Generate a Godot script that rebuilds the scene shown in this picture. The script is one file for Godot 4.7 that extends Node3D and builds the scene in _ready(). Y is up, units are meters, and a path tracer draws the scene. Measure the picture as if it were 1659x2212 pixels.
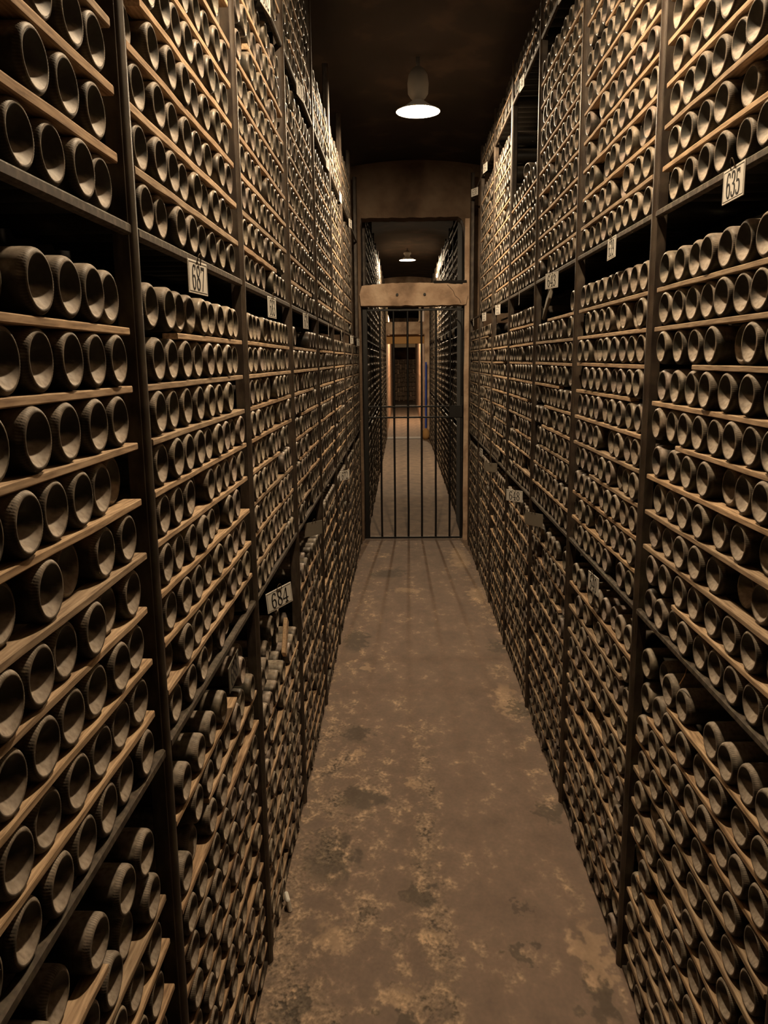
extends Node3D
# A wine cellar aisle: two iron racks of dusty bottles, a gate in the end wall, more cellar beyond it.
# Sizes below are written in units of S metres (the bays came out 0.8 units apart).

const S := 1.12
const XL := 0.349            # left rack front
const XR := 0.545            # right rack front
const LZ := [0.33, 1.125, 1.872, 2.646, 3.474, 4.273, 5.080, 5.925, 6.745]     # far edge of each post
const RZ := [0.30, 1.085, 1.866, 2.649, 3.444, 4.266, 5.043, 5.863, 6.665]
const POST := 0.032
const WALL_Z := 6.86
# [height of the bar the lowest row lies on, rows, pitch]
const LC := [[0.012, 12, 0.0761], [0.990, 9, 0.0756], [1.728, 9, 0.0785], [2.487, 5, 0.0775]]
const RC := [[0.012, 11, 0.0815], [0.968, 10, 0.0807], [1.858, 10, 0.0815], [2.775, 2, 0.0815]]
const DL := 0.0662
const DR := 0.0710
const BASE_D := 0.0741       # metres, the bottle that the meshes are made at

var rng := RandomNumberGenerator.new()
var M := {}
var used := {}
var cam_basis: Basis
var near_mesh := []
var near_punt := []
var far_mesh: ArrayMesh
var lath_mesh := []
var bottle_spots := []
var lath_spots := []


# ------------------------------------------------------------------ mesh building
class G:
	var v := PackedVector3Array()
	var n := PackedVector3Array()
	var c := PackedColorArray()
	var u := PackedVector2Array()
	var idx := PackedInt32Array()
	var col := Color.WHITE

	func poly(pts: Array, away: Vector3) -> void:      # a flat convex face that looks away from a point
		var nm: Vector3 = (pts[1] - pts[0]).cross(pts[2] - pts[0])
		if nm.length() < 1e-14 and pts.size() > 3:
			nm = (pts[2] - pts[0]).cross(pts[3] - pts[0])
		nm = nm.normalized()
		var mid := Vector3.ZERO
		for p in pts: mid += p
		mid /= pts.size()
		var flip := nm.dot(mid - away) < 0
		if flip: nm = -nm
		var b := v.size()
		for p in pts:
			v.append(p); n.append(nm); c.append(col); u.append(Vector2.ZERO)
		for k in range(1, pts.size() - 1):
			if flip: idx.append_array([b, b + k, b + k + 1])
			else: idx.append_array([b, b + k + 1, b + k])

	func face(a: Vector3, b2: Vector3, d: Vector3, nm: Vector3) -> void:
		var fl: bool = (b2 - a).cross(d - a).dot(nm) < 0
		var b := v.size()
		for p in [a, b2, d]:
			v.append(p); n.append(nm); c.append(col); u.append(Vector2.ZERO)
		if fl: idx.append_array([b, b + 1, b + 2])
		else: idx.append_array([b, b + 2, b + 1])

	func box(mid: Vector3, size: Vector3, ch: float) -> void:
		var h := size / 2
		ch = minf(ch, minf(h.x, minf(h.y, h.z)) * 0.9)
		var at := func(s: Vector3, ax: int) -> Vector3:
			var p := Vector3(s.x * (h.x - ch), s.y * (h.y - ch), s.z * (h.z - ch))
			p[ax] = s[ax] * h[ax]
			return mid + p
		for ax in 3:
			var b1 := (ax + 1) % 3
			var b2 := (ax + 2) % 3
			for s in [-1.0, 1.0]:
				var q := []
				for t in [[-1.0, -1.0], [1.0, -1.0], [1.0, 1.0], [-1.0, 1.0]]:
					var sg := Vector3.ZERO
					sg[ax] = s; sg[b1] = t[0]; sg[b2] = t[1]
					q.append(at.call(sg, ax))
				poly(q, mid)
			for s1 in [-1.0, 1.0]:
				for s2 in [-1.0, 1.0]:
					var lo := Vector3.ZERO
					lo[b1] = s1; lo[b2] = s2; lo[ax] = -1.0
					var hi := lo
					hi[ax] = 1.0
					poly([at.call(lo, b1), at.call(hi, b1), at.call(hi, b2), at.call(lo, b2)], mid)
		for sx in [-1.0, 1.0]:
			for sy in [-1.0, 1.0]:
				for sz in [-1.0, 1.0]:
					var s3 := Vector3(sx, sy, sz)
					poly([at.call(s3, 0), at.call(s3, 1), at.call(s3, 2)], mid)

	func tube(pts: Array, r: float, seg := 8) -> void:
		var rings := []
		for i in pts.size():
			var d: Vector3
			if i == 0: d = pts[1] - pts[0]
			elif i == pts.size() - 1: d = pts[i] - pts[i - 1]
			else: d = (pts[i + 1] - pts[i - 1])
			d = d.normalized()
			var a := d.cross(Vector3.UP if absf(d.y) < 0.9 else Vector3.RIGHT).normalized()
			var b := d.cross(a)
			var base := v.size()
			for k in seg:
				var w := TAU * k / seg
				var o := a * cos(w) + b * sin(w)
				v.append(pts[i] + o * r); n.append(o); c.append(col); u.append(Vector2.ZERO)
			rings.append(base)
		for i in pts.size() - 1:
			for k in seg:
				var k2 := (k + 1) % seg
				var p0: int = rings[i] + k
				var p1: int = rings[i] + k2
				var q0: int = rings[i + 1] + k
				var q1: int = rings[i + 1] + k2
				idx.append_array([p0, q0, p1, p1, q0, q1])
		for e in [0, pts.size() - 1]:
			var q := []
			for k in seg: q.append(v[rings[e] + k])
			poly(q, pts[1] if e == 0 else pts[pts.size() - 2])

	# profile of (radius, height) turned round the y axis; the outside lies to the left of the way the profile runs
	func lathe(prof: Array, seg: int, origin := Vector3.ZERO) -> void:
		var base := v.size()
		var m := prof.size()
		for i in m:
			var t: Vector2
			if i == 0: t = prof[1] - prof[0]
			elif i == m - 1: t = prof[m - 1] - prof[m - 2]
			else: t = (prof[i + 1] - prof[i]).normalized() + (prof[i] - prof[i - 1]).normalized()
			t = t.normalized()
			for j in seg + 1:
				var w := TAU * j / seg
				v.append(origin + Vector3(prof[i].x * cos(w), prof[i].y, prof[i].x * sin(w)))
				n.append(Vector3(-t.y * cos(w), t.x, -t.y * sin(w)))
				c.append(col); u.append(Vector2.ZERO)
		for i in m - 1:
			for j in seg:
				var p := base + i * (seg + 1) + j
				var q := p + seg + 1
				idx.append_array([p, q, p + 1, p + 1, q, q + 1])

	func extrude(outline: PackedVector2Array, z0: float, z1: float) -> void:      # x, y outline pushed along z
		var tri := Geometry2D.triangulate_polygon(outline)
		for k in range(0, tri.size(), 3):
			var a := outline[tri[k]]
			var b := outline[tri[k + 1]]
			var d := outline[tri[k + 2]]
			face(Vector3(a.x, a.y, z1), Vector3(b.x, b.y, z1), Vector3(d.x, d.y, z1), Vector3.BACK)
			face(Vector3(a.x, a.y, z0), Vector3(b.x, b.y, z0), Vector3(d.x, d.y, z0), Vector3.FORWARD)
		var cw := Geometry2D.is_polygon_clockwise(outline)
		for k in outline.size():
			var a := outline[k]
			var b := outline[(k + 1) % outline.size()]
			var e := (b - a).normalized()
			var nm := Vector3(e.y, -e.x, 0)
			if cw: nm = -nm
			var A := Vector3(a.x, a.y, z0)
			var B := Vector3(b.x, b.y, z0)
			var A1 := Vector3(a.x, a.y, z1)
			var B1 := Vector3(b.x, b.y, z1)
			# is_polygon_clockwise works in a y-down sense, so settle the side by looking just outside
			var m2 := (a + b) / 2 + Vector2(nm.x, nm.y) * 0.0005
			if Geometry2D.is_point_in_polygon(m2, outline): nm = -nm
			face(A, B, B1, nm)
			face(A, B1, A1, nm)

	func mesh(mat: Material) -> ArrayMesh:
		var am := ArrayMesh.new()
		add_to(am, mat)
		return am

	func add_to(am: ArrayMesh, mat: Material) -> void:
		var a := []
		a.resize(Mesh.ARRAY_MAX)
		a[Mesh.ARRAY_VERTEX] = v
		a[Mesh.ARRAY_NORMAL] = n
		a[Mesh.ARRAY_COLOR] = c
		a[Mesh.ARRAY_TEX_UV] = u
		a[Mesh.ARRAY_INDEX] = idx
		am.add_surface_from_arrays(Mesh.PRIMITIVE_TRIANGLES, a)
		am.surface_set_material(am.get_surface_count() - 1, mat)


func P(x: float, h: float, z: float) -> Vector3:
	return Vector3(x, h, -z) * S


func numbered(called: String) -> String:
	var k: int = used.get(called, 0)
	used[called] = k + 1
	return called if k == 0 else "%s_%03d" % [called, k]


func tag(o: Node, label: String, category: String, group := "", kind := "") -> void:
	o.set_meta("label", label)
	o.set_meta("category", category)
	if group: o.set_meta("group", group)
	if kind: o.set_meta("kind", kind)


func thing(called: String, at: Vector3) -> Node3D:
	var o := Node3D.new()
	o.name = numbered(called)
	add_child(o, true)
	o.position = at
	return o


func part(called: String, mesh: Mesh, parent: Node) -> MeshInstance3D:
	var o := MeshInstance3D.new()
	o.mesh = mesh
	o.name = numbered(called) if parent == self else called
	parent.add_child(o, true)
	return o


func structure(called: String, mesh: Mesh, label: String, category: String) -> MeshInstance3D:
	var o := MeshInstance3D.new()
	o.mesh = mesh
	o.name = called
	add_child(o, true)
	tag(o, label, category, "", "structure")
	return o


# ------------------------------------------------------------------ materials
func noise_tex(sd: int, freq: float, octaves: int, ramp: Array, size := 256, power := 1.0) -> ImageTexture:
	var f := FastNoiseLite.new()
	f.seed = sd
	f.noise_type = FastNoiseLite.TYPE_SIMPLEX_SMOOTH
	f.frequency = freq
	f.fractal_octaves = octaves
	var src := f.get_seamless_image(size, size)
	var g := Gradient.new()
	g.offsets = PackedFloat32Array(ramp.map(func(e): return e[0]))
	g.colors = PackedColorArray(ramp.map(func(e): return e[1]))
	var im := Image.create_empty(size, size, true, Image.FORMAT_RGB8)
	for y in size:
		for x in size:
			im.set_pixel(x, y, g.sample(pow(src.get_pixel(x, y).r, power)))
	im.generate_mipmaps()
	return ImageTexture.create_from_image(im)


func bump_tex(sd: int, freq: float, octaves: int, strength: float, size := 256) -> ImageTexture:
	var f := FastNoiseLite.new()
	f.seed = sd
	f.frequency = freq
	f.fractal_octaves = octaves
	var src := f.get_seamless_image(size, size)
	src.convert(Image.FORMAT_RGBA8)
	src.bump_map_to_normal_map(strength)
	return ImageTexture.create_from_image(src)


func mat(col: Color, rough: float, metal := 0.0, tex: Texture2D = null, scale := Vector3.ONE, vert := false) -> StandardMaterial3D:
	var m := StandardMaterial3D.new()
	m.albedo_color = col
	m.roughness = rough
	m.metallic = metal
	m.vertex_color_use_as_albedo = vert
	if tex:
		m.albedo_texture = tex
		m.uv1_triplanar = true
		m.uv1_world_triplanar = true
		m.uv1_scale = scale
	return m


func make_materials() -> void:
	var grain := noise_tex(3, 0.03, 4, [[0.0, Color(0.62, 0.60, 0.57)], [0.45, Color(0.86, 0.85, 0.83)], [1.0, Color(1, 1, 1)]])
	M.glass = mat(Color(1, 1, 1), 0.56, 0.0, grain, Vector3(11, 11, 11), true)
	M.glass.metallic_specular = 0.35
	M.far_glass = mat(Color(1, 1, 1), 0.44, 0.0, grain, Vector3(11, 11, 11), true)
	M.far_glass.metallic_specular = 0.4
	M.punt = mat(Color(1, 1, 1), 0.62, 0.0, grain, Vector3(14, 14, 14), true)
	M.clean_glass = mat(Color(0.028, 0.026, 0.018), 0.12)
	var wood := noise_tex(8, 0.02, 5, [[0.0, Color(0.53, 0.44, 0.35)], [0.35, Color(0.70, 0.60, 0.49)], [0.7, Color(0.81, 0.71, 0.59)], [1.0, Color(0.88, 0.79, 0.67)]])
	for k in 4:
		M["wood%d" % k] = mat([Color(1.0, 0.97, 0.93), Color(0.92, 0.88, 0.84), Color(1, 0.98, 0.96), Color(0.86, 0.85, 0.84)][k], 0.88, 0.0, wood, Vector3(26, 26, 2.2))
	var rust := noise_tex(21, 0.02, 5, [[0.0, Color(0.24, 0.19, 0.15)], [0.4, Color(0.33, 0.285, 0.24)], [0.65, Color(0.42, 0.38, 0.33)], [1.0, Color(0.52, 0.47, 0.41)]])
	M.iron = mat(Color(0.68, 0.65, 0.63), 0.55, 0.15, rust, Vector3(5, 2.2, 5))
	M.bar_iron = mat(Color(0.78, 0.76, 0.74), 0.75, 0.0, rust, Vector3(6, 9, 9))
	M.gate_iron = mat(Color(0.075, 0.062, 0.052), 0.55, 0.3)
	var plaster := noise_tex(31, 0.012, 6, [[0.0, Color(0.52, 0.43, 0.35)], [0.35, Color(0.70, 0.585, 0.485)], [0.6, Color(0.78, 0.67, 0.565)], [1.0, Color(0.86, 0.76, 0.65)]])
	M.plaster = mat(Color(1, 1, 1), 0.9, 0.0, plaster, Vector3(0.9, 0.9, 0.9))
	M.plaster.normal_enabled = true
	M.plaster.normal_texture = bump_tex(32, 0.03, 5, 6.0)
	M.plaster.normal_scale = 0.6
	var soot := noise_tex(41, 0.008, 5, [[0.0, Color(0.20, 0.17, 0.145)], [0.62, Color(0.25, 0.21, 0.18)], [0.75, Color(0.33, 0.275, 0.23)], [1.0, Color(0.38, 0.32, 0.27)]], 512)
	M.ceiling = mat(Color(0.72, 0.70, 0.68), 0.92, 0.0, soot, Vector3(0.55, 0.55, 0.42))
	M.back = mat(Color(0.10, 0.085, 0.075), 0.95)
	M.dirty = mat(Color(0.58, 0.565, 0.55), 0.92, 0.0, plaster, Vector3(0.7, 0.7, 0.7))
	M.dirty.normal_enabled = true
	M.dirty.normal_texture = M.plaster.normal_texture
	M.dirty.normal_scale = 0.6
	M.card = mat(Color(0.96, 0.94, 0.90), 0.7)
	M.old_card = mat(Color(0.46, 0.43, 0.38), 0.8)
	M.ink = mat(Color(0.05, 0.045, 0.05), 0.8)
	M.wire = mat(Color(0.30, 0.24, 0.17), 0.7, 0.4)
	M.enamel = mat(Color(0.92, 0.92, 0.90), 0.45)
	M.shade_out = mat(Color(0.55, 0.55, 0.54), 0.5)
	M.blue = mat(Color(0.16, 0.30, 0.72), 0.5)
	M.tan = mat(Color(0.72, 0.55, 0.34), 0.85)
	M.pale = mat(Color(0.80, 0.72, 0.60), 0.85)
	M.sill = mat(Color(0.62, 0.60, 0.58), 0.8)
	M.bulb = mat(Color(1, 0.95, 0.85), 0.4)
	M.bulb.emission_enabled = true
	M.bulb.emission = Color(1.0, 0.83, 0.60)
	M.bulb.emission_energy_multiplier = 6.0


# ------------------------------------------------------------------ bottles
const PUNT := [[0.0285, 0.0], [0.0277, 0.0030], [0.0252, 0.0066], [0.0210, 0.0102], [0.0158, 0.0142], [0.0104, 0.0186], [0.0055, 0.0233], [0.0023, 0.0269], [0.0005, 0.0294]]
const BODY := [[0.0005, 0.0294], [0.0, 0.0305], [0.0004, 0.0319], [0.0016, 0.0337], [0.0037, 0.0353], [0.0066, 0.0364], [0.0105, 0.0369], [0.018, 0.03705], [0.04, 0.03705], [0.08, 0.03705], [0.13, 0.0370], [0.18, 0.0369], [0.198, 0.0362], [0.212, 0.0325], [0.226, 0.0250], [0.240, 0.0180], [0.252, 0.0150], [0.275, 0.0143], [0.290, 0.0143], [0.292, 0.0156], [0.300, 0.0156], [0.303, 0.0135], [0.303, 0.0]]


# base in the z = 0 plane looking along +z, neck towards -z, +y up
func revolve(prof: Array, seg: int, knurl: float, f: FastNoiseLite, off: float, is_punt: bool) -> G:
	var g := G.new()
	var m := prof.size()
	var dust := Color(0.45, 0.380, 0.320)
	var pale := Color(0.62, 0.52, 0.43)
	var glass := Color(0.026, 0.024, 0.019)
	for i in m:
		var z: float = -prof[i][0]
		var r: float = prof[i][1]
		var i0 := maxi(i - 1, 0)
		var i1 := mini(i + 1, m - 1)
		var t := Vector2(prof[i1][1] - prof[i0][1], -(prof[i1][0] - prof[i0][0])).normalized()
		for j in seg + 1:
			var w := TAU * j / seg
			var rr := r
			if knurl > 0.0 and not is_punt and i >= 2 and i <= 5:
				rr += (knurl if j % 2 == 0 else -knurl) * (0.6 if i == 2 or i == 5 else 1.0)
			var p := Vector3(rr * cos(w), rr * sin(w), z)
			var nm := Vector3(-t.y * cos(w), -t.y * sin(w), t.x)
			# the dust of years lies thickest on what looks up
			var q := f.get_noise_3d(p.x * 1000 + off, p.y * 1000, p.z * 1000)
			var a: float
			if is_punt: a = smoothstep(0.0, 0.42, nm.y + q * 0.28) * 0.97 + 0.02
			else: a = (0.48 + 0.3 * q) if z > -0.0006 else (smoothstep(-0.10, 0.80, nm.y + q * 0.45) * 0.84 + 0.10) if z > -0.007 else (smoothstep(0.20, 0.95, nm.y + q * 0.45) * 0.80 + 0.02)
			var d := dust.lerp(pale, clampf(0.5 + q * 1.2, 0, 1))
			if knurl > 0.0 and not is_punt and i >= 3 and i <= 5 and j % 2 == 1: a *= 0.42
			g.v.append(p); g.n.append(nm); g.c.append(glass.lerp(d, clampf(a, 0, 1))); g.u.append(Vector2.ZERO)
	for i in m - 1:
		for j in seg:
			var p0 := i * (seg + 1) + j
			var q0 := p0 + seg + 1
			g.idx.append_array([p0, p0 + 1, q0, p0 + 1, q0 + 1, q0])
	return g


func make_bottles() -> void:
	var f := FastNoiseLite.new()
	f.seed = 5
	f.frequency = 0.035
	f.fractal_octaves = 3
	for k in 7:
		near_mesh.append(revolve(BODY, 124, 0.00045, f, 500.0 * k, false).mesh(M.glass))
		near_punt.append(revolve(PUNT, 40, 0.0, f, 500.0 * k, true).mesh(M.punt))
	var thin := []
	for i in [0, 1, 3, 5, 7, 9, 11, 13, 15, 18, 20, 22]: thin.append(BODY[i])
	var thinp := []
	for i in [0, 2, 3, 4, 5, 6, 8]: thinp.append(PUNT[i])
	far_mesh = revolve(thin, 26, 0.0, f, 77.0, false).mesh(M.far_glass)
	revolve(thinp, 22, 0.0, f, 77.0, true).add_to(far_mesh, M.punt)


func project(p: Vector3) -> Vector2:      # in units, camera at its eye: the pixel in the 1659 x 2212 frame
	var c := cam_basis.transposed() * (p - Vector3(0, 1.549, 0))
	if c.z > -0.05: return Vector2(-9999, -9999)
	return Vector2(829.5 + 1738.7 * c.x / -c.z, 1106 - 1738.7 * c.y / -c.z)


func in_frame(p: Vector3, m: float) -> bool:
	var q := project(p)
	return q.x > -m and q.x < 1659 + m and q.y > -m and q.y < 2212 + m


func ordinal(k: int) -> String:
	return ["first", "second", "third", "fourth", "fifth", "sixth", "seventh", "eighth", "ninth", "tenth", "eleventh", "twelfth"][k]


func rows_in(left: bool, bay: int, comp: int) -> int:
	var base: int = (LC if left else RC)[comp][1]
	if left:
		if comp >= 2 and bay == 7: return 0
		if comp == 3: return [5, 5, 5, 5, 3, 3, 4, 4][bay]
		if comp == 0 and bay == 2: return 9
		if comp == 0 and bay == 3: return 11
	else:
		if comp >= 2 and bay == 7: return 0
		if comp == 2 and bay == 4: return 6
		if comp == 1 and bay == 5: return 9
		if comp == 3: return 2
	return base


func skip(left: bool, bay: int, comp: int, row: int, col: int) -> bool:
	if left and bay == 3 and comp == 1 and row == 8: return col >= 1 and col <= 6
	if not left and bay == 3 and comp == 1 and row == 9: return col >= 1
	if left and bay == 1 and comp == 0 and row == 11: return col == 4
	if not left and bay == 1 and comp == 0 and row == 10: return col == 4
	return false


# fills one rack with spots for bottles and laths
func fill(left: bool, zs: Array, front: float, room: int) -> void:
	var comps: Array = LC if left else RC
	var D: float = DL if left else DR
	var sgn := -1.0 if left else 1.0
	for bay in zs.size() - 1:
		var z0: float = zs[bay] + 0.010
		var z1: float = zs[bay + 1] - POST - 0.040
		for comp in comps.size():
			var base: float = comps[comp][0]
			var pitch: float = comps[comp][2]
			var rows: int = comps[comp][1] if room == 2 else rows_in(left, bay, comp)
			var shine := rng.randf()
			for row in rows:
				var h := base + row * pitch
				var n := int((z1 - z0) / (D * 1.025))
				var row_yaw := rng.randf_range(-1.4, 1.4)
				if rng.randf() < 0.25: n -= 1
				if left and comp == 0: n -= 1
				var slack := (z1 - z0) - n * D
				var cuts := []
				for k in n + 1: cuts.append(rng.randf_range(0.35, 1.0))
				var tot := 0.0
				for e in cuts: tot += e
				var z := z0
				for k in n:
					z += slack * cuts[k] / tot
					var zc := z + D / 2
					z += D
					var dx := rng.randf_range(0.001, 0.009)
					if rng.randf() < 0.06: dx += rng.randf_range(0.008, 0.022)
					var yaw := row_yaw + rng.randf_range(-0.35, 0.35)
					var pit := rng.randf_range(-0.2, 0.5)
					var tone := rng.randf_range(0.78, 1.12) * (0.72 + 0.4 * shine)
					var vr := rng.randi() % 7
					if room == 1 and skip(left, bay, comp, row, k): continue
					bottle_spots.append({"left": left, "bay": bay, "comp": comp, "row": row, "col": k, "n": n, "p": Vector3(sgn * (front + dx), h + D / 2, -zc),
						"D": D, "yaw": yaw, "pit": pit, "tone": tone, "v": vr, "room": room, "rows": rows})
				if row > 0:
					var th := pitch - D
					var a := z0 - 0.004
					var b := z1 + 0.012
					var q := rng.randf()
					if q < 0.14: a = lerpf(a, b, rng.randf_range(0.1, 0.35))
					elif q < 0.28: b = lerpf(a, b, rng.randf_range(0.62, 0.9))
					lath_spots.append({"left": left, "bay": bay, "comp": comp, "row": row, "rows": rows, "p": Vector3(sgn * (front + 0.0045 + rng.randf_range(-0.001, 0.002)), h - th / 2, -(a + b) / 2), "len": b - a,
						"th": th, "v": rng.randi() % 5, "tone": rng.randi() % 4, "tilt": rng.randf_range(-0.25, 0.25), "room": room})


func bay_words(left: bool, bay: int) -> String:
	if left:
		return ["bay before card 687", "card 687's bay", "card 684's bay", "bay beyond card 684"][mini(bay, 3)]
	return ["bay before card 635", "card 635's bay", "card 640's bay", "card 643's bay", "card 648's bay"][mini(bay, 4)]


func comp_words(comp: int) -> String:
	return ["the lowest tier", "the second tier", "the third tier", "the top tier"][comp]


func bottle_label(s: Dictionary) -> String:
	var look := "dust-caked" if s.tone > 0.95 else "dusty" if s.tone > 0.8 else "dark"
	var col: int = s.n - 1 - s.col
	var post := "the far post"
	if s.bay > 0 and s.col < s.n / 2:
		col = s.col
		post = "the near post"
	return "%s bottle, %s from %s, %s row up, %s, %s" % [look, ordinal(col), post.replace("the ", ""), ordinal(s.row), comp_words(s.comp).replace("the ", ""), bay_words(s.left, s.bay)]


func place_bottle_transform(s: Dictionary) -> Transform3D:
	var k: float = s.D * S / BASE_D
	var b := Basis.from_euler(Vector3(deg_to_rad(s.pit), deg_to_rad((90.0 if s.left else -90.0) + s.yaw), 0))
	return Transform3D(b.scaled(Vector3(k, k, k)), s.p * S)


func build_bottles() -> void:
	for s in bottle_spots:
		var z: float = -s.p.z
		s.score = (absf(s.p.x) / pow(z, 3)) if s.room == 1 and in_frame(s.p, 12) else 0.0
	bottle_spots.sort_custom(func(a, b): return a.score > b.score)
	var protos := []
	var rest := []
	var count := 0
	for s in bottle_spots:
		if count < 300 and s.score > 0.0:
			count += 1
			var o: Node3D = null
			for q in protos:
				if q[0] == s.v: o = q[1].duplicate()
			if o == null:
				o = Node3D.new()
				part("body", near_mesh[s.v], o)
				part("punt", near_punt[s.v], o)
				protos.append([s.v, o])
			o.name = numbered("wine_bottle")
			add_child(o, true)
			o.transform = place_bottle_transform(s)
			tag(o, bottle_label(s), "bottle", "dusty wine bottles lying in the racks")
		else:
			rest.append(s)
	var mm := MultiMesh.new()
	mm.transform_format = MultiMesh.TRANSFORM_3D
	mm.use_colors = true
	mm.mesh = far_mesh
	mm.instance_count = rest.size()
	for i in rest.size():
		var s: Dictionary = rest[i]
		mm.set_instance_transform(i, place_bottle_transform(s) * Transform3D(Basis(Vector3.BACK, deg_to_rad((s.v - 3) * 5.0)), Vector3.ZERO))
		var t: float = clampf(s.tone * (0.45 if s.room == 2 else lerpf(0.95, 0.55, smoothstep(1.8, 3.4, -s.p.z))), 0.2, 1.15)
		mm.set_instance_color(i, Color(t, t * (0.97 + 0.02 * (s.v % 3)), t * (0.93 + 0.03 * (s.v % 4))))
	var o := MultiMeshInstance3D.new()
	o.multimesh = mm
	o.name = "wine_bottles"
	add_child(o, true)
	tag(o, "thousands of dusty wine bottles lying base outward in the further rack bays", "bottles", "", "stuff")


func make_laths() -> void:
	# one unit long along z, front face at x = 0 with the depth running to -x, thickness 1 in y
	for k in 5:
		var g := G.new()
		var n := 8
		var sec := []
		for i in n + 1:
			var t := float(i) / n
			var a := rng.randf_range(-0.06, 0.06)
			var b := rng.randf_range(-0.07, 0.07)
			var fx := rng.randf_range(-0.0012, 0.0012)
			var zz := t - 0.5 + (rng.randf_range(-0.004, 0.004) if i == 0 or i == n else 0.0)
			sec.append([Vector3(fx - 0.0010, 0.5 + a * 0.3, zz), Vector3(fx, 0.36 + a, zz), Vector3(fx, -0.38 + b, zz), Vector3(fx - 0.0012, -0.5 + b * 0.3, zz), Vector3(-0.028, -0.48, zz), Vector3(-0.028, 0.48, zz)])
		for i in n:
			for e in 6:
				g.poly([sec[i][e], sec[i][(e + 1) % 6], sec[i + 1][(e + 1) % 6], sec[i + 1][e]], Vector3(-0.015, 0, (i + 0.5) / n - 0.5))
		g.poly(sec[0], Vector3(-0.015, 0, 0))
		g.poly(sec[n], Vector3(-0.015, 0, 0))
		lath_mesh.append(g)


func lath_transform(s: Dictionary) -> Transform3D:
	var b := Basis.from_euler(Vector3(deg_to_rad(s.tilt), 0.0 if s.left else PI, 0))
	return Transform3D(b * Basis.from_scale(Vector3(1, s.th * S, s.len * S)), s.p * S)


func build_laths() -> void:
	var meshes := []
	for k in 20: meshes.append(lath_mesh[k % 5].mesh(M["wood%d" % (k / 5)]))
	for s in lath_spots:
		s.score = 0.0
		if s.room == 1:
			for t in [-0.5, -0.25, 0.0, 0.25, 0.5]:
				var p: Vector3 = s.p + Vector3(0, 0, -t * s.len)
				if in_frame(p, 0): s.score += absf(p.x) / pow(-p.z, 3)
	lath_spots.sort_custom(func(a, b): return a.score > b.score)
	var rest := []
	var count := 0
	for s in lath_spots:
		if count < 300 and s.score > 0.0:
			count += 1
			var o := part("wooden_lath", meshes[s.v + 5 * s.tone], self)
			o.transform = lath_transform(s)
			var look: String = ["pale brown", "greyish brown", "light", "weathered grey"][s.tone]
			var where: String = bay_words(s.left, s.bay)
			if s.bay > (2 if s.left else 3):
				where = "%s bay, %s rack" % [ordinal(s.bay), "left" if s.left else "right"]
			tag(o, "%s wooden lath under %s row of %s, %s" % [look, ordinal(s.row), comp_words(s.comp).replace("the ", ""), where], "wooden lath", "thin wooden laths between the bottle rows")
		else:
			rest.append(s)
	var mm := MultiMesh.new()
	mm.transform_format = MultiMesh.TRANSFORM_3D
	mm.mesh = meshes[15]
	mm.instance_count = rest.size()
	for i in rest.size(): mm.set_instance_transform(i, lath_transform(rest[i]))
	var o := MultiMeshInstance3D.new()
	o.multimesh = mm
	o.name = "wooden_laths"
	add_child(o, true)
	tag(o, "thin wooden laths between the bottle rows of the furthest bays", "wooden laths", "", "stuff")


# ------------------------------------------------------------------ racks
func rack(label: String, left: bool, zs: Array, front: float, top: float) -> void:
	var sgn := -1.0 if left else 1.0
	var comps: Array = LC if left else RC
	var mid: float = (zs[0] + zs[zs.size() - 1]) / 2
	var t := thing("wine_rack", P(sgn * front, 0, mid))
	tag(t, label, "wine rack")
	var o := t.position
	for i in zs.size():
		var g := G.new()
		var zc: float = zs[i] - POST / 2
		# a rounded upright in front, a flat web behind it
		g.tube([P(sgn * (front + POST * 0.5), 0, zc) - o, P(sgn * (front + POST * 0.5), top, zc) - o], POST * 0.5 * S, 14)
		g.box(P(sgn * (front + 0.018), top / 2, zc - POST * 0.5 + 0.002) - o, Vector3(0.022, top, 0.005) * S, 0.001)
		part("post", g.mesh(M.iron), t)
	for i in zs.size() - 1:
		for k in comps.size():
			var h: float = comps[k][0]
			var g := G.new()
			var len: float = zs[i + 1] - POST - zs[i]
			var zc: float = zs[i] + len / 2
			if k > 0:
				g.box(P(sgn * (front + 0.010), h - 0.0075, zc) - o, Vector3(0.014, 0.0145, len + 0.004) * S, 0.003)
			else:
				g.box(P(sgn * (front + 0.018), h - 0.0065, zc) - o, Vector3(0.014, 0.010, len + 0.004) * S, 0.002)
			part("crossbar", g.mesh(M.bar_iron), t)
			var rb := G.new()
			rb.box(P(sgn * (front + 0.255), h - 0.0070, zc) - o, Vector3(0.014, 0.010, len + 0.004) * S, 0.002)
			part("rear_crossbar", rb.mesh(M.back), t)


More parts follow.
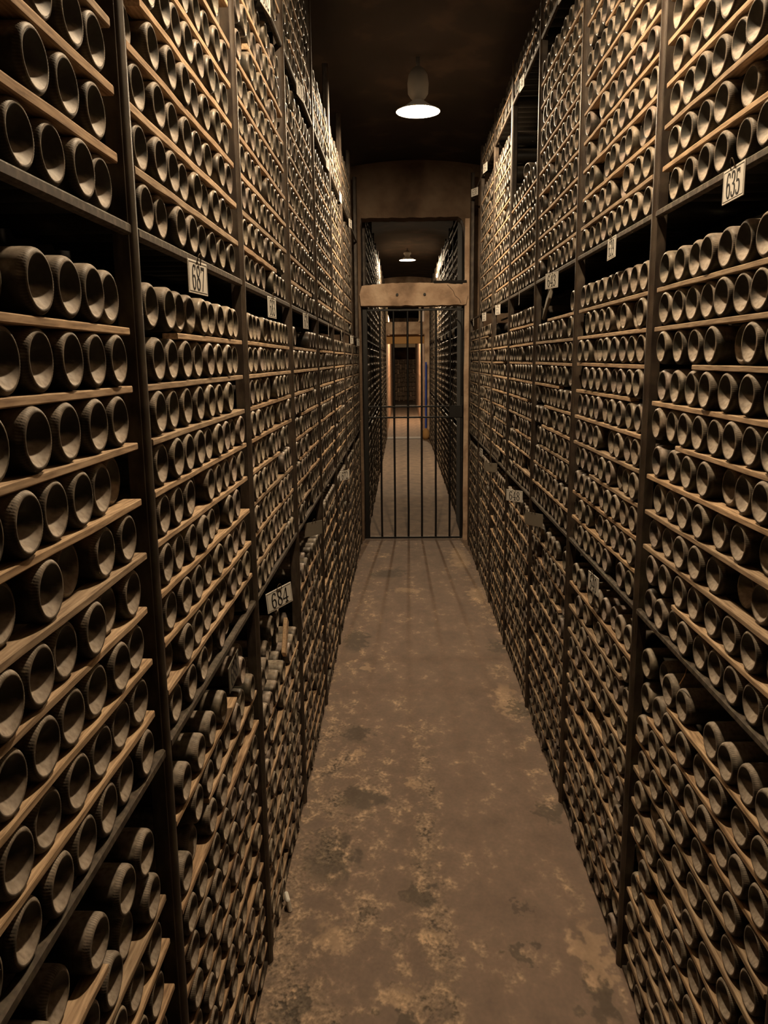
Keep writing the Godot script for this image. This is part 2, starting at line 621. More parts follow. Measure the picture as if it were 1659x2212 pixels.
# ------------------------------------------------------------------ number cards
func card(label: String, left: bool, bar_h: float, z: float, yaw: float, number: String, opt := {}) -> void:
	var front: float = opt.get("front", XL if left else XR)
	var sgn := -1.0 if left else 1.0
	var x: float = sgn * (front - opt.get("out", 0.012))
	var t := thing("number_card", P(x, bar_h - 0.027, z))
	var w: float = opt.get("w", 0.094) * S
	var hh := 0.053 * S
	var roll: float = opt.get("roll", 0.0)
	# yaw 0 looks straight across the aisle, 90 looks at the way in
	t.rotation = Vector3(deg_to_rad(opt.get("lean", 0.0)), deg_to_rad(90.0 - yaw if left else -90.0 + yaw), deg_to_rad(roll))
	tag(t, label, "number card", "number cards hung on the rack bars")
	var g := G.new()
	g.box(Vector3(0, 0, 0), Vector3(w, hh, 0.0018), 0.0006)
	part("card", g.mesh(M.old_card if opt.get("old", false) else M.card), t)
	var k := G.new()
	var pts := []
	for i in 9:
		var a := PI * i / 8.0
		pts.append(Vector3(0.010 * cos(a), hh / 2 - 0.007 + 0.020 * sin(a) , 0.0025 + 0.004 * sin(a)))
	k.tube(pts, 0.0011, 6)
	part("wire_hook", k.mesh(M.wire), t)
	if number == "": return
	var e := G.new()
	var iw := w / 2 - 0.004
	var ih := hh / 2 - 0.004
	for q in [[Vector3(0, ih, 0.0011), Vector3(iw * 2, 0.0007, 0.0005)], [Vector3(0, -ih, 0.0011), Vector3(iw * 2, 0.0007, 0.0005)], [Vector3(iw, 0, 0.0011), Vector3(0.0007, ih * 2, 0.0005)], [Vector3(-iw, 0, 0.0011), Vector3(0.0007, ih * 2, 0.0005)]]:
		e.box(q[0], q[1], 0.0001)
	part("border", e.mesh(M.ink), t)
	var tm := TextMesh.new()
	var fnt := SystemFont.new()
	fnt.font_names = PackedStringArray(["Droid Serif"])
	tm.font = fnt
	tm.text = number
	tm.font_size = 64
	tm.pixel_size = 0.0010
	tm.depth = 0.0006
	tm.material = M.ink
	var nn := part("number", tm, t)
	nn.position = Vector3(0, -0.002, 0.0012)
	nn.scale = Vector3(0.66, 0.95, 1)


# ------------------------------------------------------------------ lamps
func lamp(label: String, x: float, h: float, z: float, energy: float, ceiling_h: float) -> void:
	var t := thing("ceiling_lamp", P(x, h, z))
	tag(t, label, "lamp", "enamel lamps along the aisle ceiling")
	var r := 0.116 * S
	var g := G.new()
	g.lathe([Vector2(0.026, 0.062), Vector2(0.040, 0.050), Vector2(r * 0.6, 0.024), Vector2(r, 0.0), Vector2(r + 0.002, 0.0), Vector2(r + 0.002, 0.003), Vector2(r * 0.62, 0.029), Vector2(0.043, 0.056), Vector2(0.026, 0.068)].map(func(q): return q), 48)
	part("shade", g.mesh(M.enamel), t)
	var s := G.new()
	var top := (ceiling_h - h) * S
	s.lathe([Vector2(0.0, top), Vector2(0.012, top), Vector2(0.012, top * 0.84), Vector2(0.036, top * 0.78), Vector2(0.056, top * 0.68), Vector2(0.063, top * 0.52), Vector2(0.060, 0.100), Vector2(0.046, 0.078), Vector2(0.034, 0.066), Vector2(0.026, 0.060), Vector2(0.0, 0.060)].map(func(q): return q), 32)
	part("socket", s.mesh(M.shade_out), t)
	var b := G.new()
	b.lathe([Vector2(0.0, 0.058), Vector2(0.012, 0.056), Vector2(0.014, 0.046), Vector2(0.024, 0.034), Vector2(0.026, 0.024), Vector2(0.020, 0.013), Vector2(0.010, 0.008), Vector2(0.0, 0.0065)].map(func(q): return q), 24)
	part("bulb", b.mesh(M.bulb), t)
	var l := OmniLight3D.new()
	l.name = "lamp_light"
	l.light_color = Color(1.0, 0.76, 0.495).linear_to_srgb()
	l.light_energy = energy
	l.light_size = 0.028
	l.omni_range = 40
	l.omni_attenuation = 2.0
	l.shadow_enabled = true
	t.add_child(l)
	l.position = Vector3(0, 0.012, 0)


# ------------------------------------------------------------------ floor
func smudge(v: Vector2, c: Vector2, r: Vector2) -> float:
	return 1.0 - smoothstep(0.55, 1.0, ((v - c) / r).length())


func build_floor() -> void:
	var W := 640
	var H := 2048
	var x0 := -0.46
	var x1 := 0.66
	var z0 := 0.9
	var z1 := 7.1
	var a := FastNoiseLite.new()
	a.seed = 11; a.frequency = 1.0; a.fractal_octaves = 5
	var b := FastNoiseLite.new()
	b.seed = 12; b.frequency = 1.0; b.fractal_octaves = 4
	var d := FastNoiseLite.new()
	d.seed = 13; d.frequency = 1.0; d.fractal_octaves = 3
	var im := Image.create_empty(W, H, false, Image.FORMAT_RGB8)
	var hm := Image.create_empty(W, H, false, Image.FORMAT_RGBA8)
	var smooth := Color(0.515, 0.44, 0.385)
	var crust := Color(0.58, 0.50, 0.42)
	var sand := Color(0.69, 0.59, 0.485)
	var dark := Color(0.315, 0.28, 0.24)
	# pale and dark patches seen on the floor: x, z, rx, rz
	var pale := [[0.49, 1.88, 0.05, 0.16], [-0.20, 1.93, 0.075, 0.07], [0.03, 2.75, 0.03, 0.07], [0.075, 1.95, 0.045, 0.04], [-0.02, 1.74, 0.05, 0.05], [-0.19, 3.0, 0.03, 0.05], [0.44, 6.2, 0.09, 0.45], [-0.19, 3.9, 0.03, 0.07], [0.48, 5.2, 0.07, 0.22], [0.02, 5.3, 0.11, 0.09], [0.47, 3.5, 0.07, 0.22], [-0.14, 6.3, 0.03, 0.1]]
	var darks := [[-0.20, 3.15, 0.07, 0.10], [-0.16, 2.65, 0.10, 0.09], [-0.24, 2.3, 0.09, 0.16], [0.03, 2.12, 0.05, 0.07], [-0.27, 4.3, 0.08, 0.22], [0.50, 2.58, 0.05, 0.09], [-0.12, 5.75, 0.16, 0.16], [-0.01, 1.66, 0.035, 0.05], [0.51, 3.42, 0.05, 0.12], [0.52, 4.2, 0.05, 0.14], [0.47, 1.72, 0.05, 0.10], [-0.28, 1.72, 0.05, 0.06], [0.31, 1.9, 0.03, 0.04], [0.33, 2.05, 0.035, 0.04]]
	for y in H:
		var z := lerpf(z0, z1, (y + 0.5) / H)
		for x in W:
			var xx := lerpf(x0, x1, (x + 0.5) / W)
			var big := a.get_noise_2d(xx * 6, z * 3.5)
			var med := b.get_noise_2d(xx * 17, z * 13)
			var fine := d.get_noise_2d(xx * 60, z * 48)
			# the crusted strip runs down the middle and the left side near the entrance; the trodden strip is smooth
			var near := 1.0 - smoothstep(2.6, 3.6, z)
			var bias := -0.24 + near * (0.34 * (1.0 - smoothstep(-0.05, 0.17, xx))) + near * 0.42 * (1.0 - smoothstep(0.02, 0.08, absf(xx - 0.085)))
			bias += 0.30 * smoothstep(0.40, 0.50, xx) * smoothstep(2.4, 3.2, z) + 0.25 * (1.0 - smoothstep(-0.27, -0.15, xx))
			var k := smoothstep(-0.10, 0.38, big * 0.55 + med * 0.5 + bias * 0.8 - 0.04)
			var c := smooth.lerp(crust, k * 0.75)
			c = c.lerp(sand, 0.62 * k * smoothstep(0.10, 0.55, med * 0.75 + fine * 0.35))
			var dk := k * smoothstep(0.18, 0.50, -med * 0.8 - fine * 0.35 + big * 0.25)
			c = c.lerp(dark, dk * 0.8)
			var wob := Vector2(med, fine * 0.4 + big) * 0.06
			for q in pale:
				if absf(z - q[1]) < q[3] * 1.6: c = c.lerp(sand * 1.06, smudge(Vector2(xx, z) + wob, Vector2(q[0], q[1]), Vector2(q[2], q[3])) * 0.75)
			for q in darks:
				if absf(z - q[1]) < q[3] * 1.6: c = c.lerp(dark, smudge(Vector2(xx, z) + wob * 1.3, Vector2(q[0], q[1]), Vector2(q[2], q[3])) * 0.62)
			var lum := 1.0 + 0.12 * big + (0.05 + 0.22 * k) * fine + (0.07 + 0.16 * k) * med
			c = c * lum
			im.set_pixel(x, y, Color(c.r, c.g, c.b))
			var hv := clampf(0.5 + 0.22 * k * med + 0.25 * k * fine + 0.05 * big + 0.03 * fine - 0.15 * dk, 0, 1)
			hm.set_pixel(x, y, Color(hv, hv, hv))
	hm.bump_map_to_normal_map(4.0)
	var m := StandardMaterial3D.new()
	m.albedo_texture = ImageTexture.create_from_image(im)
	m.roughness = 0.82
	m.normal_enabled = true
	m.normal_texture = ImageTexture.create_from_image(hm)
	m.normal_scale = 0.9
	m.texture_repeat = false
	var st := SurfaceTool.new()
	st.begin(Mesh.PRIMITIVE_TRIANGLES)
	var nx := 28
	var nz := 155
	for i in nz + 1:
		for j in nx + 1:
			var u := float(j) / nx
			var v := float(i) / nz
			var xx := lerpf(x0, x1, u)
			var zz := lerpf(z0, z1, v)
			st.set_uv(Vector2(u, v))
			st.add_vertex(P(xx, a.get_noise_2d(xx * 5, zz * 4) * 0.0035, zz))
	for i in nz:
		for j in nx:
			var p := i * (nx + 1) + j
			for e in [p, p + nx + 1, p + 1, p + 1, p + nx + 1, p + nx + 2]: st.add_index(e)
	st.generate_normals()
	st.generate_tangents()
	var am := st.commit()
	am.surface_set_material(0, m)
	var o := structure("floor", am, "worn brown concrete floor with crusted pale patches along the aisle", "floor")
	var ft := noise_tex(61, 0.012, 6, [[0.0, Color(0.42, 0.35, 0.29)], [0.4, Color(0.49, 0.41, 0.345)], [0.7, Color(0.52, 0.44, 0.365)], [1.0, Color(0.64, 0.55, 0.45)]])
	M.floor_far = mat(Color(1, 1, 1), 0.85, 0.0, ft, Vector3(1.7, 1.7, 1.1))
	# the floor goes on under the racks, behind the camera and past the gate
	var g := G.new()
	g.box(P(-0.78, -0.055, 3.4), Vector3(0.66, 0.10, 14.8) * S, 0.002)
	g.box(P(1.0, -0.055, 3.4), Vector3(0.70, 0.10, 14.8) * S, 0.002)
	g.box(P(0.1, -0.0535, -1.55), Vector3(1.14, 0.10, 4.9) * S, 0.002)
	part("floor_edge", g.mesh(M.floor_far), o)
	var f2 := G.new()
	f2.box(P(0.1, -0.05, 19.2), Vector3(2.6, 0.10, 24.2) * S, 0.002)
	structure("floor_1", f2.mesh(M.floor_far), "brown concrete floor of the passage beyond the iron gate", "floor")


# ------------------------------------------------------------------ room
func wobbly(x0: float, x1: float, h: float, n: int, amp: float, arch := 0.0) -> Array:
	var out := []
	for i in n + 1:
		var t := float(i) / n
		out.append(Vector2(lerpf(x0, x1, t), h + rng.randf_range(-amp, amp) + arch * (1.0 - pow(2 * t - 1, 2))) * S)
	return out


func build_room() -> void:
	# ceiling: a shallow vault over the aisle
	for part_no in 2:
		var za: float = [-4.0, WALL_Z + 0.2][part_no]
		var zb: float = [WALL_Z + 0.02, 31.3][part_no]
		var g := G.new()
		var nx := 24
		for i in nx:
			var xs := [lerpf(-0.8, 1.0, float(i) / nx), lerpf(-0.8, 1.0, float(i + 1) / nx)]
			var hs := []
			for x in xs: hs.append(2.985 + 0.135 * (1.0 - pow((x - 0.1) / 0.9, 2)))
			var nn := 26
			for j in nn:
				var p0 := lerpf(za, zb, float(j) / nn)
				var p1 := lerpf(za, zb, float(j + 1) / nn)
				g.poly([P(xs[0], hs[0], p0), P(xs[1], hs[1], p0), P(xs[1], hs[1], p1), P(xs[0], hs[0], p1)], P(0.1, 5.0, p0))
			g.poly([P(xs[0], 3.3, za), P(xs[1], 3.3, za), P(xs[1], 3.3, zb), P(xs[0], 3.3, zb)], P(0.1, 0, za))
		structure("ceiling" if part_no == 0 else "ceiling_1", g.mesh(M.ceiling), ["sooty dark vaulted ceiling over the aisle with scraps of paler plaster", "dark ceiling of the passage beyond the gate"][part_no], "ceiling")
	for s in [-1, 1]:
		var g := G.new()
		g.box(P(-0.85 if s < 0 else 1.05, 1.6, 1.45), Vector3(0.1, 3.4, 10.9) * S, 0.002)
		structure("wall_left" if s < 0 else "wall_right", g.mesh(M.back), "dark cellar wall behind the %s rack" % ["left", "", "right"][s + 1], "wall")
		var k := G.new()
		k.box(P(-0.85 if s < 0 else 1.05, 1.6, 19.2), Vector3(0.1, 3.4, 24.4) * S, 0.002)
		structure("wall_left_far" if s < 0 else "wall_right_far", k.mesh(M.back), "dark wall on the %s of the passage beyond the gate" % ["left", "", "right"][s + 1], "wall")
	var bk := G.new()
	bk.box(P(0.1, 1.6, -4.05), Vector3(2.0, 3.4, 0.1) * S, 0.002)
	structure("wall_back", bk.mesh(M.plaster), "plain plaster wall behind the way in", "wall")

	# end wall: a plaster frame round the gate and the hatch above it
	var w := G.new()
	var o := PackedVector2Array()
	for q in [Vector2(-0.82, -0.02), Vector2(-0.82, 3.2), Vector2(1.02, 3.2), Vector2(1.02, -0.02)]: o.append(q * S)
	# right jamb up, head leftwards, left jamb down
	for i in 13: o.append(Vector2(0.527 + rng.randf_range(-0.004, 0.004), -0.02 + i * 0.205) * S)
	for i in 5:
		var an := PI / 2 * (i + 1) / 6.0
		o.append(Vector2(0.527 - 0.05 * (1 - cos(an)), 2.50 + 0.17 * sin(an)) * S)
	var head := wobbly(0.46, -0.325, 2.682, 22, 0.0035)
	for q in head: o.append(q)
	for i in 13: o.append(Vector2(-0.335 + rng.randf_range(-0.003, 0.003), 2.62 - i * 0.22) * S)
	w.extrude(o, -(WALL_Z + 0.20) * S, -WALL_Z * S)
	structure("wall_end", w.mesh(M.dirty), "stained plaster end wall with gateway below and hatch above", "wall")
	var jb := PackedVector2Array()
	for i in 14: jb.append(Vector2(0.519 + rng.randf_range(-0.003, 0.003), 0.002 + i * 0.205) * S)
	for i in 14: jb.append(Vector2(0.556, 0.002 + (13 - i) * 0.205) * S)
	var jg := G.new()
	jg.extrude(jb, -(WALL_Z + 0.02) * S, -(WALL_Z - 0.012) * S)
	structure("trim_6", jg.mesh(M.plaster), "pale plaster edging down the right side of the gateway", "edging")
	var bm := PackedVector2Array()
	for q in wobbly(-0.335, 0.53, 1.988, 26, 0.0035): bm.append(q)
	bm.append(Vector2(0.545, 2.06) * S); bm.append(Vector2(0.53, 2.21) * S)
	for q in wobbly(0.50, -0.325, 2.150, 26, 0.003, 0.020): bm.append(q)
	bm.append(Vector2(-0.345, 2.08) * S)
	var bg := G.new()
	bg.extrude(bm, -(WALL_Z + 0.17) * S, -(WALL_Z - 0.03) * S)
	var beam := structure("trim_1", bg.mesh(M.plaster), "rough plastered lintel beam above the iron gate", "beam")
	var bolts := G.new()
	for x in [-0.035, 0.19]:
		bolts.tube([P(x, 2.075, WALL_Z - 0.045), P(x, 2.075, WALL_Z - 0.02)], 0.011 * S, 10)
	part("bolt", bolts.mesh(M.gate_iron), beam)
	var cr := G.new()
	cr.tube([P(0.375, 2.150, WALL_Z - 0.029), P(0.40, 2.125, WALL_Z - 0.029), P(0.425, 2.098, WALL_Z - 0.029), P(0.44, 2.06, WALL_Z - 0.029), P(0.472, 2.035, WALL_Z - 0.029), P(0.49, 2.00, WALL_Z - 0.029)], 0.0022 * S, 5)
	part("crack", cr.mesh(M.back), beam)
	var sill := G.new()
	sill.box(P(0.40, 2.172, WALL_Z - 0.005), Vector3(0.27, 0.022, 0.06) * S, 0.004)
	part("ledge", sill.mesh(M.back), beam)

	# second cross wall, far down the passage
	var w2 := G.new()
	var o2 := PackedVector2Array()
	for q in [Vector2(-0.82, -0.02), Vector2(-0.82, 3.2), Vector2(1.02, 3.2), Vector2(1.02, -0.02), Vector2(0.44, -0.02), Vector2(0.44, 2.62), Vector2(-0.30, 2.62), Vector2(-0.30, -0.02)]: o2.append(q * S)
	w2.extrude(o2, -16.35 * S, -16.05 * S)
	structure("wall_far", w2.mesh(M.plaster), "second plaster cross wall with an opening far down the passage", "wall")
	var h2 := G.new()
	h2.box(P(0.07, 2.155, 16.2), Vector3(0.76, 0.24, 0.28) * S, 0.01)
	structure("trim_2", h2.mesh(M.plaster), "brown plaster lintel across the far opening", "beam")
	var h3 := G.new()
	h3.box(P(0.07, 1.945, 16.3), Vector3(0.74, 0.17, 0.12) * S, 0.006)
	structure("trim_3", h3.mesh(M.tan), "flaking tan board under the far lintel", "board")
	for x in [-0.288, 0.355]:
		var g := G.new()
		g.box(P(x, 2.455, 16.0), Vector3(0.045, 0.37, 0.05) * S, 0.004)
		var pst := part("short_post", g.mesh(M.pale), self)
		tag(pst, "short pale post above the far lintel, at its %s end" % ("left" if x < 0 else "right"), "post")
	# the stub of wall just past the gate that the right-hand rack starts behind
	var st := G.new()
	st.box(P(0.70, 1.5, 7.40), Vector3(0.37, 3.0, 0.58) * S, 0.012)
	structure("wall_stub", st.mesh(M.back), "dark stub of wall just past the gate on the right", "wall")
	# third stretch: bare walls and a last doorway
	for s in [-1, 1]:
		var g := G.new()
		g.box(P(-0.48 if s < 0 else 0.62, 1.3, 22.2), Vector3(0.32, 2.6, 11.6) * S, 0.01)
		structure("wall_left_end" if s < 0 else "wall_right_end", g.mesh(M.plaster), "grey plaster wall on the %s of the last stretch of passage" % ["left", "", "right"][s + 1], "wall")
	var dr := G.new()
	dr.box(P(0.07, 2.03, 28.1), Vector3(0.82, 0.14, 0.16) * S, 0.01)
	structure("door_1", dr.mesh(M.pale), "white board lintel of the last doorway", "doorway")
	var dj := G.new()
	dj.box(P(0.07, 2.36, 28.2), Vector3(0.82, 0.52, 0.16) * S, 0.01)
	structure("wall_last_head", dj.mesh(M.plaster), "plaster above the last doorway", "wall")
	var stones := G.new()
	stones.box(P(0.07, 1.5, 31.3), Vector3(1.9, 3.2, 0.2) * S, 0.01)
	var last := structure("wall_last", stones.mesh(M.plaster), "rough stone wall that closes the passage", "wall")
	var rk := G.new()
	for r in 9:
		for cc in 6:
			var sx := -0.42 + cc * 0.19 + (0.09 if r % 2 else 0.0) + rng.randf_range(-0.02, 0.02)
			rk.box(P(sx, 0.10 + r * 0.17 + rng.randf_range(-0.01, 0.01), 31.15), Vector3(0.15 + rng.randf() * 0.04, 0.14 + rng.randf() * 0.02, 0.16 + rng.randf() * 0.05) * S, 0.03)
	var rs := part("stones", rk.mesh(M.floor_far), last)
	rs.set_meta("kind", "stuff")
	for k in 2:
		var g := G.new()
		g.box(P(0.07, 0.006, [16.15, 28.0][k]), Vector3(0.76, 0.022, [0.34, 0.5][k]) * S, 0.006)
		structure("trim_%d" % (4 + k), g.mesh(M.sill), ["pale stone sill in the second cross wall", "pale stone sill of the last doorway"][k], "sill")


func build_gate() -> void:
	var z := WALL_Z + 0.05
	var t := thing("iron_gate", P(0.115, 0, z))
	tag(t, "black iron bar gate closing the passage under the plaster beam", "gate")
	var o := t.position
	for x in [-0.183, -0.068, 0.049, 0.166, 0.287, 0.407]:
		var g := G.new()
		var pts := []
		for i in 9: pts.append(P(x + rng.randf_range(-0.0012, 0.0012), 0.012 + 1.945 * i / 8.0, z) - o)
		g.tube(pts, 0.0088 * S, 8)
		part("bar", g.mesh(M.gate_iron), t)
	for x in [-0.308, 0.505]:
		var g := G.new()
		g.box(P(x, 0.99, z) - o, Vector3(0.040 if x < 0 else 0.022, 1.96, 0.022) * S, 0.003)
		part("stile", g.mesh(M.gate_iron), t)
	for q in [[1.957, 0.018], [1.157, 0.014], [1.066, 0.014], [0.018, 0.016]]:
		var g := G.new()
		g.box(P(0.112, q[0], z - 0.012) - o, Vector3(0.80, q[1], 0.014) * S, 0.003)
		part("rail", g.mesh(M.gate_iron), t)
	var l := G.new()
	l.box(P(0.455, 1.112, z - 0.006) - o, Vector3(0.115, 0.10, 0.03) * S, 0.004)
	part("lock_box", l.mesh(M.gate_iron), t)
	var k := G.new()
	var pts := []
	for i in 9:
		var a := PI / 2 * i / 8.0
		pts.append(P(0.43 + 0.075 * sin(a), 1.78 + 0.10 * cos(a), z - 0.02) - o)
	pts.append(P(0.505, 1.25, z - 0.02) - o)
	k.tube(pts, 0.006 * S, 6)
	part("bracket", k.mesh(M.gate_iron), t)


func build_odds() -> void:
	# bottles laid loose on the short stack under card 684
	var spots := [[-0.375, 0.7215, 2.075, 90.0], [-0.372, 0.7215, 2.00, 90.0], [-0.372, 0.848, 2.285, 90.0], [-0.395, 0.7215, 2.21, 90.0], [-0.40, 0.7215, 2.285, 90.0], [-0.39, 0.7215, 2.36, 90.0], [-0.385, 0.785, 2.2475, 90.0], [-0.38, 0.785, 2.3225, 90.0]]
	for i in spots.size():
		var q: Array = spots[i]
		var t := thing("wine_bottle", P(q[0], q[1], q[2]))
		part("body", near_mesh[i % 7] if i != 2 else revolve(BODY, 48, 0.0, FastNoiseLite.new(), 0, false).mesh(M.clean_glass), t)
		part("punt", near_punt[i % 7], t)
		t.rotation_degrees = Vector3(0, q[3], 0)
		t.scale = Vector3.ONE * (DL * S / BASE_D)
		if i == 2:
			var g := G.new()
			var seg := 14
			for j in seg:
				var a0 := lerpf(1.5, 3.7, float(j) / seg)
				var a1 := lerpf(1.5, 3.7, float(j + 1) / seg)
				var r := 0.0376
				g.poly([Vector3(r * cos(a0), r * sin(a0), -0.06), Vector3(r * cos(a1), r * sin(a1), -0.06), Vector3(r * cos(a1), r * sin(a1), -0.11), Vector3(r * cos(a0), r * sin(a0), -0.11)], Vector3(0, 0, -0.085))
			part("paper_label", g.mesh(M.card), t)
		tag(t, ["loose dusty bottle lying on the short stack under card 684", "loose dusty bottle close to the post under card 684", "clean dark bottle with a white paper label lying under card 684", "loose bottle lying deep in the gap under card 684, lower layer near the wedge", "loose bottle lying deep under card 684, middle of the lower layer", "loose bottle lying deep under card 684, lower layer beside the third post", "loose bottle lying in the second layer under card 684, nearer one", "loose bottle lying in the second layer under card 684, farther one"][i], "bottle", "dusty wine bottles lying in the racks")
	var b := G.new()
	b.box(Vector3.ZERO, Vector3(0.012, 0.035, 0.11) * S, 0.002)
	var wb := part("wooden_wedge", b.mesh(M.wood0), self)
	wb.position = P(-0.352, 0.745, 2.27)
	wb.rotation_degrees = Vector3(52, 0, 0)
	tag(wb, "tilted scrap of wood on the short bottle stack under card 684", "wood scrap")
	# one bottle lying across the half-empty tier beyond card 643
	var t2 := thing("wine_bottle", P(0.572, 2.384, 3.88))
	part("body", near_mesh[2], t2)
	part("punt", near_punt[2], t2)
	t2.rotation_degrees = Vector3(0, -68, 0)
	t2.scale = Vector3.ONE * (DR * S / BASE_D)
	tag(t2, "single bottle lying askew on top of the half-filled third tier on the right", "bottle", "dusty wine bottles lying in the racks")
	# a grey board leaning in the gap behind card 643
	var gb := G.new()
	gb.box(Vector3.ZERO, Vector3(0.012, 0.13, 0.16) * S, 0.003)
	var gp := part("leaning_board", gb.mesh(M.old_card), self)
	gp.position = P(0.575, 1.790, 3.24)
	gp.rotation_degrees = Vector3(-28, 0, -14)
	tag(gp, "grey board leaning in the gap behind card 643", "board")
	# scrap at the foot of the left rack
	var sc := G.new()
	sc.box(Vector3.ZERO, Vector3(0.012, 0.042, 0.045) * S, 0.004)
	var sp := part("plaster_scrap", sc.mesh(M.card), self)
	sp.position = P(-0.338, 0.021, 2.06)
	sp.rotation_degrees = Vector3(0, 18, 8)
	tag(sp, "white plaster scrap on the floor against the second post's foot", "scrap")
	var stw := G.new()
	stw.tube([P(0.552, 0.952, 1.50), P(0.550, 0.935, 1.502), P(0.551, 0.905, 1.53)], 0.0012, 5)
	var so := part("straw", stw.mesh(M.tan), self)
	tag(so, "bent straw hanging from the lower bar in card 635's bay", "straw")
	# the blue pole past the gate
	var t := thing("blue_pole", P(0.462, 0, 15.9))
	var g := G.new()
	g.tube([P(0, 0.22, 0), P(0.004, 1.5, 0)], 0.018 * S, 10)
	part("pole", g.mesh(M.blue), t)
	var f := G.new()
	f.lathe([Vector2(0.0, 0.0), Vector2(0.05, 0.0), Vector2(0.085, 0.06), Vector2(0.088, 0.12), Vector2(0.07, 0.19), Vector2(0.03, 0.245), Vector2(0.0, 0.25)].map(func(q): return q), 20)
	var flip := G.new()
	flip.lathe([Vector2(0.0, 0.25), Vector2(0.03, 0.245), Vector2(0.07, 0.19), Vector2(0.088, 0.12), Vector2(0.085, 0.06), Vector2(0.05, 0.0), Vector2(0.0, 0.0)].map(func(q): return q), 20)
	part("foot", flip.mesh(M.tan), t)
	tag(t, "thin blue pole on a tan round foot, seen through the gate", "pole")


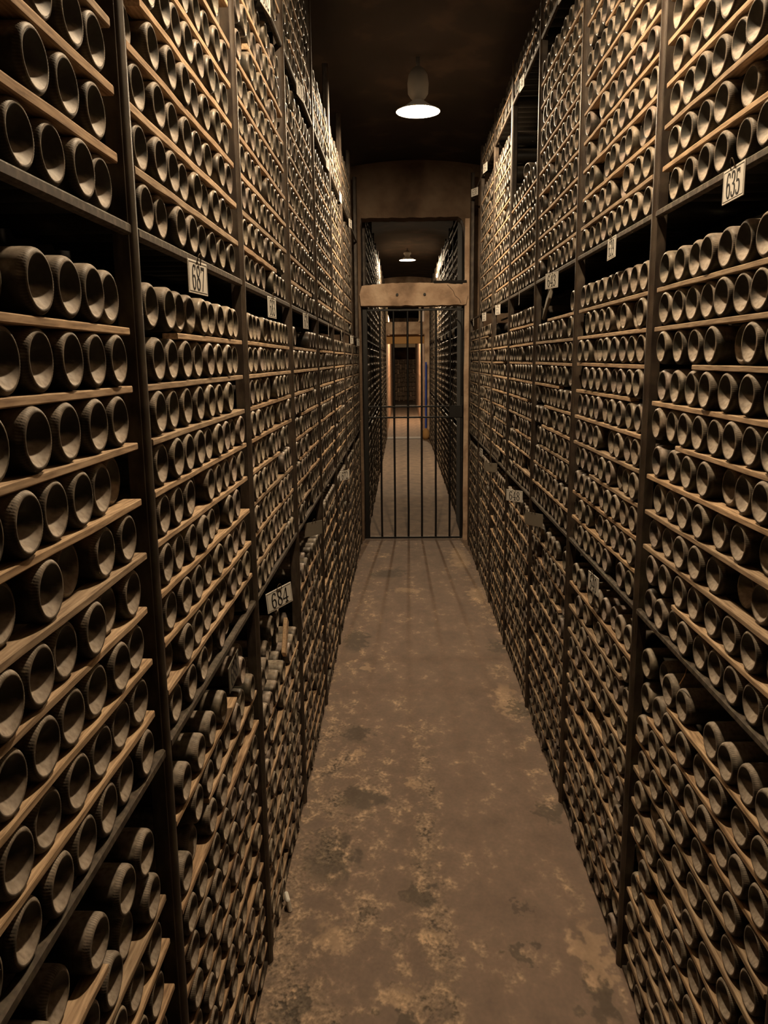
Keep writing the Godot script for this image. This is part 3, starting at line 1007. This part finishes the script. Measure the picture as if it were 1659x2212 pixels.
func _ready() -> void:
	# camera, surroundings
	cam_basis = Basis(Vector3(0.99969974, -0.01110677, -0.02184192), Vector3(0.00685791, 0.9825713, -0.18575956), Vector3(0.02352443, 0.18555399, 0.98235244)).orthonormalized()
	var cam := Camera3D.new()
	cam.name = "camera"
	cam.transform = Transform3D(cam_basis, Vector3(0, 1.549 * S, 0))
	cam.fov = 64.92
	cam.near = 0.02
	add_child(cam)
	cam.current = true
	var we := WorldEnvironment.new()
	we.name = "world"
	var env := Environment.new()
	env.background_mode = Environment.BG_COLOR
	env.background_color = Color.BLACK
	env.ambient_light_source = Environment.AMBIENT_SOURCE_DISABLED
	env.tonemap_mode = Environment.TONE_MAPPER_LINEAR
	env.tonemap_exposure = 1.32
	env.sdfgi_enabled = true
	env.ssao_enabled = true
	env.ssil_enabled = true
	we.environment = env
	add_child(we)
	rng.seed = 20240
	make_materials()
	lamp("glowing enamel lamp on the ceiling in front of the end wall", 0.095, 2.842, 4.6, 2.7, 3.11)
	lamp("glowing enamel lamp on the ceiling above the way in", 0.095, 2.842, 1.6, 2.1, 3.11)
	lamp("glowing enamel lamp in the passage beyond the gate", 0.088, 2.948, 12.0, 5.5, 3.11)
	lamp("enamel lamp in the last stretch of passage past the second wall", 0.088, 2.92, 20.5, 9.0, 3.11)
	build_floor()
	build_room()
	make_bottles()
	make_laths()
	rack("iron wine rack with flat uprights along the left side of the aisle", true, LZ, XL, 2.97)
	rack("iron wine rack with flat uprights along the right side of the aisle", false, RZ, XR, 2.97)
	var far_l := []
	for k in 12: far_l.append(7.25 + 0.79 * k)
	var far_r := []
	for k in 11: far_r.append(7.78 + 0.79 * k)
	rack("iron wine rack on the left of the passage beyond the gate", true, far_l, 0.305, 2.97)
	rack("iron wine rack on the right of the passage beyond the gate", false, far_r, 0.525, 2.97)
	build_gate()
	fill(true, LZ, XL, 1)
	fill(false, RZ, XR, 1)
	fill(true, far_l, 0.305, 2)
	fill(false, far_r, 0.525, 2)
	build_bottles()
	build_laths()
	card("white card numbered 687 on the left rack's upper bar", true, 1.713, 1.375, 5, "687")
	card("tilted white card numbered 684 on the left rack's lower bar", true, 0.988, 1.955, 34, "684", {"roll": 7.0, "out": 0.035})
	card("white card numbered 683 edgewise on the next bar after 687", true, 1.713, 2.15, 4, "683")
	card("narrow-looking white card 679 on the third bay's bar", true, 1.713, 2.90, 4, "679")
	card("white card 675 seen on edge on the fourth bay's bar", true, 1.713, 3.80, -4, "675")
	card("white card 671 on edge on the fifth bay's bar, left rack", true, 1.713, 4.62, -3, "671")
	card("small white card 667 on the sixth bay's bar, left rack", true, 1.713, 5.55, 8, "667")
	card("small white card 663 beside the end wall, left rack", true, 1.713, 6.35, 8, "663")
	card("dusty grey card hanging over the bottle tops under the left lower bar", true, 0.975, 1.50, 0, "688", {"old": true, "roll": 4.0})
	card("white card numbered 672 hanging low near the gate, left rack", true, 0.955, 4.38, 30, "672", {"out": 0.03})
	card("blank grey card back on the low bar after 684", true, 0.955, 2.96, 38, "", {"old": true})
	card("white card 678 high on the third bay of the left rack", true, 2.472, 2.92, 6, "678")
	card("white card 682 high on the second bay of the left rack", true, 2.472, 2.22, 6, "682")
	card("white card 674 high on the fourth bay of the left rack", true, 2.472, 3.95, 3, "674")
	card("white card 670 high on the fifth bay of the left rack", true, 2.472, 4.75, 3, "670")
	card("bright white card 666 high on the sixth bay of the left rack", true, 2.472, 5.62, 8, "666")
	card("large white card numbered 635 on the right rack's upper bar", false, 1.848, 1.376, -2, "635")
	card("white card 639 edgewise on the bar between cards 635 and 643", false, 1.848, 2.14, -2, "639")
	card("white card numbered 643 turned towards the way in", false, 1.842, 2.925, 17, "643", {"out": 0.02})
	card("white card 647 seen dead on edge on the fourth bay's bar", false, 1.842, 3.78, -7, "647")
	card("white card 651 on the fifth bay's bar, right rack", false, 1.842, 4.60, 10, "651")
	card("small white card 655 on the sixth bay's bar, right rack", false, 1.842, 5.36, 9, "655")
	card("white card 659 on edge beside the end wall, right rack", false, 1.842, 6.15, -4, "659")
	card("white card numbered 640 on the lower bar of the right rack", false, 0.953, 2.195, 4, "640")
	card("white card numbered 648 facing the way in, low on the right", false, 0.953, 3.68, 44, "648", {"out": 0.03})
	card("blank grey card back low on the right, before card 648", false, 0.953, 3.12, 38, "", {"old": true, "out": 0.03})
	card("blank grey card back low on the right, past card 648", false, 0.953, 4.68, 45, "", {"old": true, "out": 0.03})
	card("small pale card 656 low on the sixth bay, right rack", false, 0.953, 5.45, 5, "656")
	card("white card 642 high on the third bay of the right rack", false, 2.760, 2.92, 4, "642")
	card("white card 646 high over the empty tier of the right rack", false, 2.760, 3.82, 4, "646")
	card("bright white card 654 high on the sixth bay, right rack", false, 2.760, 5.40, 10, "654")
	card("grey white card 658 high beside the end wall, right rack", false, 2.760, 6.15, 25, "658")
	for k in 4:
		card("small white card on the %s bay's bar beyond the gate, right side" % ordinal(k), false, 1.842, 8.05 + 0.79 * k + 0.2, 12, "", {"front": 0.525})
		card("small white card high on the %s bay beyond the gate, right side" % ordinal(k + 1), false, 2.760, 9.0 + 1.5 * k, 12, "", {"front": 0.525})
	card("small white card high in the passage beyond the gate, left side", true, 2.472, 9.3, 10, "", {"front": 0.305})
	build_odds()
